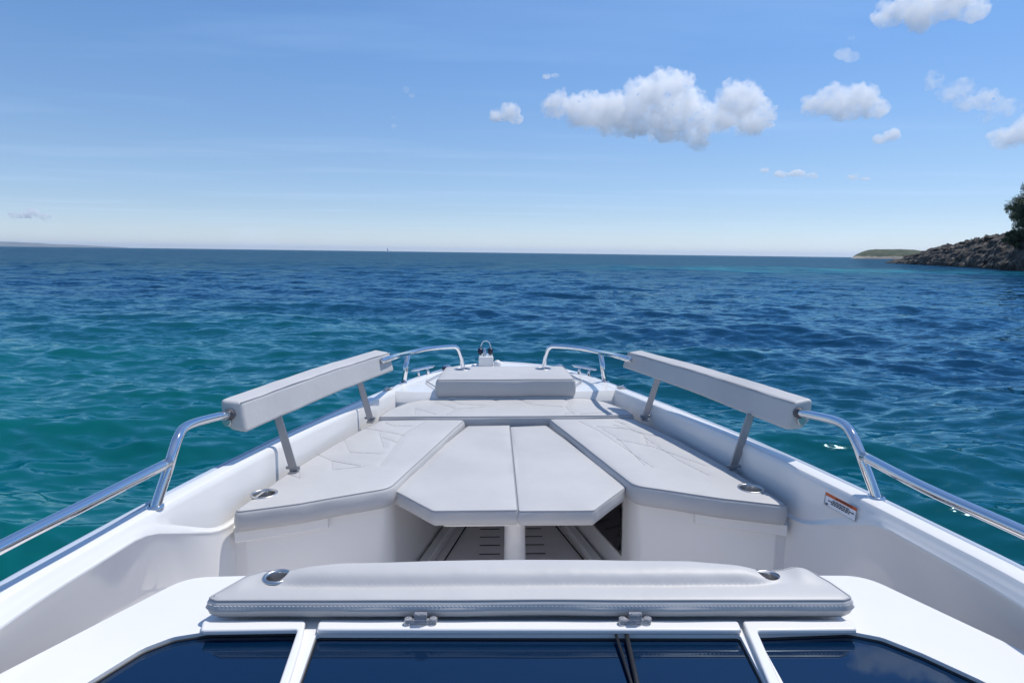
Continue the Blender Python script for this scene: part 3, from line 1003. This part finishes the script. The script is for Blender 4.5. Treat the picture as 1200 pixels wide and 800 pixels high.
# scrubby island further out
ISLE, nt, b = new_mat('island_scrub')
b.inputs['Roughness'].default_value = .95
N_ = nt.nodes; LK = nt.links.new
tc = N_.new('ShaderNodeTexCoord')
n1 = noise(tc.outputs['Object'], .08, 6, .6)
rp = N_.new('ShaderNodeValToRGB'); e = rp.color_ramp.elements
e[0].position, e[0].color = .38, (.022, .038, .017, 1)
e[1].position, e[1].color = .66, (.07, .085, .037, 1)
LK(n1.outputs['Fac'], rp.inputs['Fac'])
sp_ = N_.new('ShaderNodeSeparateXYZ'); LK(tc.outputs['Object'], sp_.inputs[0])
n2 = noise(tc.outputs['Object'], .15, 4)
wz = math_('ADD', sp_.outputs['Z'], math_('MULTIPLY', n2.outputs['Fac'], -5.0))
wet = N_.new('ShaderNodeMapRange'); wet.inputs['From Min'].default_value = .2; wet.inputs['From Max'].default_value = 1.5; LK(wz, wet.inputs['Value'])
mx = N_.new('ShaderNodeMix'); mx.data_type = 'RGBA'; LK(wet.outputs[0], mx.inputs['Factor']); mx.inputs['A'].default_value = (.30, .26, .21, 1)
LK(rp.outputs['Color'], mx.inputs['B']); LK(mx.outputs['Result'], b.inputs['Base Color'])
U, V = np.meshgrid(np.linspace(-1, 1, 160), np.linspace(-1, 1, 50))
D0 = 1150.
c = polar(31.95, 0, D0)
ca, sa_ = math.cos(R(31.95)), math.sin(R(31.95))
W, DP = 56., 60.
IX = c.x + ca * U * W + sa_ * V * DP; IY = c.y - sa_ * U * W + ca * V * DP
hz = 15 * np.clip(1 - np.abs(U) ** 5, 0, 1) * np.clip(1 - np.abs(V) ** 2.2, 0, 1) ** .6 * np.interp(U, [-1, -.65, -.2, .4, 1], [.9, 1.0, 1.0, .95, .85])
IZ = hz + (fbm(IX * .06, IY * .06, 4, 2) - .5) * 3.0 * (hz > .3) - .6
isl = obj('island', grid_mesh('island', IX, IY, IZ), ISLE)
tag(isl, 'low green island with a pale rocky foot behind the tip of the headland', 'island', kind='structure')

# faint mountainous coast on the horizon at the left
COAST, nt, b = simple('coast_scrub', (.06, .07, .045), .95)
var_colour(nt, b, (.045, .06, .035), (.13, .12, .08), .004, 4)
az = np.linspace(-60, -27.5, 260)
dd = np.linspace(-1, 1, 24)
AZ, DD = np.meshgrid(az, dd)
D0 = 17000.
prof_ = 85 * np.clip((-28.6 - AZ) / 7.5, 0, 1) ** .75 * (.85 + .35 * fbm(AZ * .5, AZ * 0 + 1, 4, 5))
CX = (D0 + DD * 900) * np.sin(np.radians(AZ)); CY = (D0 + DD * 900) * np.cos(np.radians(AZ))
CZ = prof_ * (1 - np.abs(DD) ** 2) * (.85 + .3 * fbm(CX * .002, CY * .002, 4, 8)) - 1
coast = obj('far_coast', grid_mesh('far_coast', CX, CY, CZ), COAST)
tag(coast, 'faint bluish coastline low on the horizon at the far left', 'coast', kind='structure')

# ------------------------------------------------------------------ pines on the headland
PINE, nt, b = simple('pine_needles', (.035, .06, .022), .8)
var_colour(nt, b, (.022, .042, .016), (.06, .095, .034), .7, 3)
BARK, nt, b = simple('pine_bark', (.10, .07, .05), .9)
bump_noise(nt, b, [(6, .6, .05, 4)])
def pine(x, y, z, h, w, seed, label, nm='pine_tree', cat='tree', grp=None, nc=70):
    g = random.Random(seed)
    t = thing(nm, label, cat, grp, xf=Matrix.Identity(4), loc=(x, y, z))
    bm = bmesh.new()
    lean = Vector((g.uniform(-.8, .2), g.uniform(-.4, .4), 0))
    top = lean + Vector((0, 0, h * .8))
    add_tube(bm, catmull([(0, 0, -.6), tuple(lean * .3 + Vector((0, 0, h * .3))), tuple(lean * .7 + Vector((0, 0, h * .55))), tuple(top)], 5), [.24 - .19 * k / 15 for k in range(16)], 9)
    clumps = []
    for k in range(nc):
        a = g.uniform(0, 6.283); rr = math.sqrt(g.random()) * w
        zz = h * g.uniform(.02, 1.0)
        lim = math.sin(min(1, max(.05, (zz / h - .05) / .95)) ** .75 * math.pi * .93) * .9 + .25
        clumps.append(Vector((math.cos(a) * rr * lim, math.sin(a) * rr * lim, zz)) + lean * (zz / h))
    for cpos in clumps[::3]:
        s_ = Vector((0, 0, max(.3, cpos.z * .7))) + lean * .6
        add_tube(bm, [s_, s_.lerp(cpos, .5) + Vector((0, 0, .15)), cpos], [.07, .045, .02], 6)
    obj('trunk', bm, BARK, t)
    me = bpy.data.meshes.new('crown')
    co, fa = [], []
    for cpos in clumps:
        R_ = g.uniform(.55, 1.05) * w * .36
        for q in range(620):
            d = Vector((g.gauss(0, 1), g.gauss(0, 1), g.gauss(0, .75))).normalized() * R_ * g.random() ** .4
            p = cpos + d
            n = (d.normalized() + Vector((g.uniform(-.8, .8), g.uniform(-.8, .8), g.uniform(-.3, .9)))).normalized()
            u = n.orthogonal().normalized(); v = n.cross(u)
            s_ = g.uniform(.06, .13)
            k0 = len(co)
            an = g.uniform(0, 3.14)
            u, v = u * math.cos(an) + v * math.sin(an), v * math.cos(an) - u * math.sin(an)
            co += [p - u * s_ - v * s_ * .5, p + u * s_ - v * s_ * .5, p + u * s_ * .7 + v * s_ * .6, p - u * s_ * .7 + v * s_ * .6]
            fa.append((k0, k0 + 1, k0 + 2, k0 + 3))
    me.from_pydata([tuple(c_) for c_ in co], [], fa); me.update()
    obj('crown', me, PINE, t, smooth=False)
    return t
def ground_z(x, y):
    return float(HZ.ravel()[np.argmin((HX.ravel() - x) ** 2 + (HY.ravel() - y) ** 2)])
for az_, d_, h_, w_, sd_, lb in ((41.05, 143, 7.6, 5.4, 3, 'tall dark green pine rising above the rocky headland at the right edge'),):
    p = polar(az_, 0, d_)
    pine(p.x, p.y, ground_z(p.x, p.y) - 1.7, h_, w_, sd_, lb)

for az_, d_, h_, w_, sd_, lb in ((39.35, 141, 2.3, 1.9, 11, 'low dark green bush on the ridge at the left foot of the pine'),
                                 (40.35, 138, 5.8, 3.6, 12, 'broad dark green bush under the pine at the right edge')):
    p = polar(az_, 0, d_)
    pine(p.x, p.y, ground_z(p.x, p.y) - .5, h_, w_, sd_, lb, 'bush', 'bush', 'bushes on the headland', 26)

# tiny sailing boat on the horizon
p = polar(-9.14, 0, 1500); 
t = thing('sailing_boat', 'tiny white sailing boat far out on the horizon', 'sailboat', xf=Matrix.Identity(4), loc=(p.x, p.y, .0))
bm = bmesh.new()
prism(bm, fillet([(-4, 0), (-2, -1.2), (3.5, -1.2), (3.8, 0), (3.5, 1.2), (-2, 1.2)], .3), -.3, 1.0)
obj('hull', bm, GEL, t, bevel=.1)
bm = bmesh.new(); add_tube(bm, [(0, 0, 1), (0, 0, 10.5)], .07, 8); obj('mast', bm, BRUSHED, t)
bm = bmesh.new()
for k in range(10):
    pass
v = [(.1, 0, 1.8), (3.4, .5, 1.9), (2.2, .55, 5.2), (.1, 0, 10.2)]
quad(bm, v); bmesh.ops.solidify(bm, geom=bm.faces[:], thickness=.03)
obj('sail', bm, LABELW, t, smooth=False)

# ------------------------------------------------------------------ clouds
def cloud_mat(name, dens, lo, hi, scale):
    m = bpy.data.materials.new(name); m.use_nodes = True
    nt = m.node_tree; nt.nodes.clear()
    out = nt.nodes.new('ShaderNodeOutputMaterial')
    pv = nt.nodes.new('ShaderNodeVolumePrincipled')
    pv.inputs['Color'].default_value = (1, 1, 1, 1)
    pv.inputs['Anisotropy'].default_value = .2
    tc = nt.nodes.new('ShaderNodeTexCoord')
    n = nt.nodes.new('ShaderNodeTexNoise'); n.inputs['Scale'].default_value = scale; n.inputs['Detail'].default_value = 8; n.inputs['Roughness'].default_value = .70
    nt.links.new(tc.outputs['Object'], n.inputs['Vector'])
    mr = nt.nodes.new('ShaderNodeMapRange'); mr.inputs['From Min'].default_value = lo; mr.inputs['From Max'].default_value = hi
    mr.inputs['To Min'].default_value = 0; mr.inputs['To Max'].default_value = dens
    nt.links.new(n.outputs['Fac'], mr.inputs['Value'])
    nt.links.new(mr.outputs[0], pv.inputs['Density'])
    nt.links.new(pv.outputs[0], out.inputs['Volume'])
    m.cycles.volume_step_rate = .5
    return m
CUM = cloud_mat('cumulus', .030, .40, .58, .021)
SMALL = cloud_mat('small_cumulus', .045, .42, .60, .02)
WISP = cloud_mat('wisp', .028, .44, .70, .014)

ctex = bpy.data.textures.new('cauliflower', 'CLOUDS'); ctex.noise_scale = 55; ctex.noise_depth = 3
ctex2 = bpy.data.textures.new('cauliflower_fine', 'CLOUDS'); ctex2.noise_scale = 20; ctex2.noise_depth = 4
def cloud(lobes, dist, label, mat, flat=.75, disp=1.0, name='cloud', depth=.5):
    """lobes: (bearing, elevation, radius in degrees)"""
    g = random.Random(len(label) * 7 + int(dist))
    c0 = polar(sum(l[0] for l in lobes) / len(lobes), sum(l[1] for l in lobes) / len(lobes), dist)
    bm = bmesh.new()
    rmin = 1e9
    for az_, el_, rd in lobes:
        rad = dist * math.radians(rd); rmin = min(rmin, rad)
        p = polar(az_, el_, dist + g.uniform(-depth, depth) * rad) - c0
        bmesh.ops.create_icosphere(bm, subdivisions=3, radius=rad, matrix=Matrix.Translation(p) @ Matrix.Diagonal((1, 1, flat, 1)))
    o = obj(name, bm, mat)
    o.location = c0
    tot = dist * math.radians(max(l[2] for l in lobes))
    rm = o.modifiers.new('union', 'REMESH'); rm.mode = 'VOXEL'; rm.voxel_size = max(rmin / 12, tot / 36)
    d1 = o.modifiers.new('billow', 'DISPLACE'); d1.texture = ctex; d1.strength = .55 * disp * tot; d1.mid_level = .55; d1.texture_coords = 'LOCAL'
    d2 = o.modifiers.new('fine_billow', 'DISPLACE'); d2.texture = ctex2; d2.strength = .42 * disp * tot; d2.mid_level = .5; d2.texture_coords = 'LOCAL'
    return tag(o, label, 'cloud')

cloud([(7.6, 11.9, 2.0), (5.3, 12.2, 1.3), (10.3, 11.6, 2.3), (13.0, 12.6, 2.3), (14.6, 13.4, 1.9), (15.6, 12.0, 2.1), (14.8, 10.6, 2.0), (16.8, 10.0, 1.5), (18.6, 11.0, 1.7), (20.2, 12.2, 1.9), (21.3, 10.8, 1.7), (17.2, 9.2, .9), (12.0, 11.0, 1.9)],
      2600, 'largest white cumulus cloud with grey flat underside, above the bow to the right', CUM)
cloud([(25.7, 11.4, 1.1), (27.0, 11.8, 1.5), (28.4, 11.6, 1.6), (29.6, 11.0, 1.2), (28.0, 10.9, 1.2)], 2500, 'round white cumulus cloud right of the largest cloud', CUM)
cloud([(30.2, 17.0, 1.2), (32.0, 17.5, 1.7), (33.8, 17.3, 1.6), (35.2, 16.7, 1.1), (32.4, 16.4, 1.1)], 2400, 'white cumulus cloud cut by the top edge at the right', CUM)
cloud([(37.8, 8.2, 1.0), (39.2, 8.6, 1.3), (40.8, 8.3, 1.2)], 2700, 'white cloud at the right edge above the headland', CUM)
cloud([(.3, 11.5, .75), (1.3, 11.7, 1.0), (1.8, 11.1, .7)], 2500, 'small white puff of cloud just left of the largest cloud', SMALL)
cloud([(4.4, 14.5, .35), (5.1, 14.5, .4)], 2500, 'tiny cloud scrap floating above the left end of the largest cloud', SMALL, flat=.6)
cloud([(30.4, 8.8, .5), (31.1, 9.0, .65)], 2500, 'small ragged puff just below the round cloud', SMALL)
cloud([(23.6, 6.5, .5), (24.8, 6.5, .65), (25.9, 6.3, .45), (22.4, 6.8, .35)], 3200, 'thin flat scrap of cloud low under the large cloud', SMALL, flat=.5)
cloud([(28.8, 6.1, .45), (29.6, 5.9, .35)], 3200, 'tiny low puff of cloud above the island', SMALL, flat=.5)
cloud([(27.4, 14.9, .55), (28.0, 14.6, .6), (27.9, 15.9, .3)], 2500, 'faint wispy puff between the round cloud and the top cloud', WISP)
cloud([(-35.3, 2.2, .45), (-34.5, 2.35, .6), (-33.7, 2.1, .45)], 5200, 'low white cloud over the horizon at the far left', SMALL, flat=.6)
cloud([(-7.4, 13.2, .35), (-6.9, 12.7, .3)], 2500, 'tiny torn wisp of cloud high left of the centre', WISP)
cloud([(-8.5, 10.9, .25), (-8.4, 10.3, .25)], 2500, 'faintest small wisp below the torn wisp', WISP)
cloud([(33.6, 12.4, .9), (34.8, 11.6, 1.2), (36.2, 10.8, 1.3), (37.6, 10.2, 1.1), (36.6, 9.6, .7)], 2600, 'loose veil of cloud between the round cloud and the right edge', WISP, flat=.6, disp=1.4)
cloud([(32.2, 30.3, 1.6), (34.0, 29.8, 1.9), (36.0, 29.6, 2.0), (38.0, 29.9, 1.6)], 1900, 'wispy cloud overhead, mirrored in the right tinted window', CUM, flat=.45, disp=1.4)

# ------------------------------------------------------------------ sky, sun, air
SUN_AZ, SUN_EL = 60, 66
world = bpy.data.worlds.new('World')
scene.world = world
world.use_nodes = True
nt = world.node_tree
bg = nt.nodes['Background']
sky = nt.nodes.new('ShaderNodeTexSky')
sky.sky_type = 'NISHITA'
sky.sun_disc = False
sky.sun_elevation = R(SUN_EL)
sky.sun_rotation = R(SUN_AZ)
sky.altitude = 0
sky.air_density = 1.0
sky.dust_density = 0.0
sky.ozone_density = 4.0
N_ = nt.nodes; LK = nt.links.new
# thin cirrus streaks in the sky itself
tc = N_.new('ShaderNodeTexCoord')
sp_ = N_.new('ShaderNodeSeparateXYZ'); LK(tc.outputs['Generated'], sp_.inputs[0])
zz = math_('MAXIMUM', sp_.outputs['Z'], .03)
px = math_('DIVIDE', sp_.outputs['X'], zz); py = math_('DIVIDE', sp_.outputs['Y'], zz)
cb = N_.new('ShaderNodeCombineXYZ'); LK(math_('MULTIPLY', px, .16), cb.inputs[0]); LK(math_('MULTIPLY', py, .55), cb.inputs[1])
nz = noise(cb.outputs[0], 1.0, 6, .55)
cf = N_.new('ShaderNodeMapRange'); cf.inputs['From Min'].default_value = .50; cf.inputs['From Max'].default_value = .80
cf.inputs['To Max'].default_value = .17; LK(nz.outputs['Fac'], cf.inputs['Value'])
mx = N_.new('ShaderNodeMix'); mx.data_type = 'RGBA'
LK(cf.outputs[0], mx.inputs['Factor']); LK(sky.outputs[0], mx.inputs['A']); mx.inputs['B'].default_value = (9, 9.6, 10.4, 1)
tr = N_.new('ShaderNodeValToRGB')          # tints low sky bluer; unseen sky overhead stays brighter to add fill light
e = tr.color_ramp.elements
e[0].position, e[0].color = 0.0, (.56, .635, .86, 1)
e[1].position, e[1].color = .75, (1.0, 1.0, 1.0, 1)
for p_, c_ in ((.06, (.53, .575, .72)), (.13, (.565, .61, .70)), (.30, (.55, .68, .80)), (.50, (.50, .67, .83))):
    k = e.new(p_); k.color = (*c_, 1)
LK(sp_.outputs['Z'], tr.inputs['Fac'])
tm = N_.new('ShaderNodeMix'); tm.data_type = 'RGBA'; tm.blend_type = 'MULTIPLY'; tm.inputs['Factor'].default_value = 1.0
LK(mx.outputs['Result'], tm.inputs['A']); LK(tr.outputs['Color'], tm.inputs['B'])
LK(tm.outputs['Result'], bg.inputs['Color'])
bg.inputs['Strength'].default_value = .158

sd_ = bpy.data.lights.new('sun', 'SUN')
sd_.energy = 3.8; sd_.angle = R(.53); sd_.color = (1.0, .95, .87)
so = bpy.data.objects.new('sun', sd_); COL.objects.link(so)
sdir = Vector((math.sin(R(SUN_AZ)) * math.cos(R(SUN_EL)), math.cos(R(SUN_AZ)) * math.cos(R(SUN_EL)), math.sin(R(SUN_EL))))
so.rotation_euler = sdir.to_track_quat('Z', 'Y').to_euler()

HZM = bpy.data.materials.new('haze'); HZM.use_nodes = True
nt = HZM.node_tree; nt.nodes.clear()
o_ = nt.nodes.new('ShaderNodeOutputMaterial'); pv = nt.nodes.new('ShaderNodeVolumePrincipled')
pv.inputs['Color'].default_value = (.78, .87, 1, 1); pv.inputs['Density'].default_value = 5.0e-5; pv.inputs['Anisotropy'].default_value = .3
nt.links.new(pv.outputs[0], o_.inputs['Volume'])
bm = bmesh.new()
add_box(bm, (0, 0, 64.5), (50000, 50000, 131))
hz_ = obj('haze', bm, HZM, smooth=False)
tag(hz_, 'thin blue sea haze', 'haze', kind='stuff')

# ------------------------------------------------------------------ render settings
scene.view_settings.view_transform = 'Standard'
scene.view_settings.look = 'None'
scene.view_settings.exposure = .12
scene.view_settings.gamma = 1
cy = scene.cycles
cy.use_denoising = True
cy.max_bounces = 32
cy.diffuse_bounces = 8
cy.glossy_bounces = 4
cy.transmission_bounces = 4
cy.volume_bounces = 32
cy.volume_max_steps = 256
cy.sample_clamp_indirect = 6
cy.sample_clamp_direct = 3.5
cy.use_adaptive_sampling = True
cy.adaptive_threshold = .012
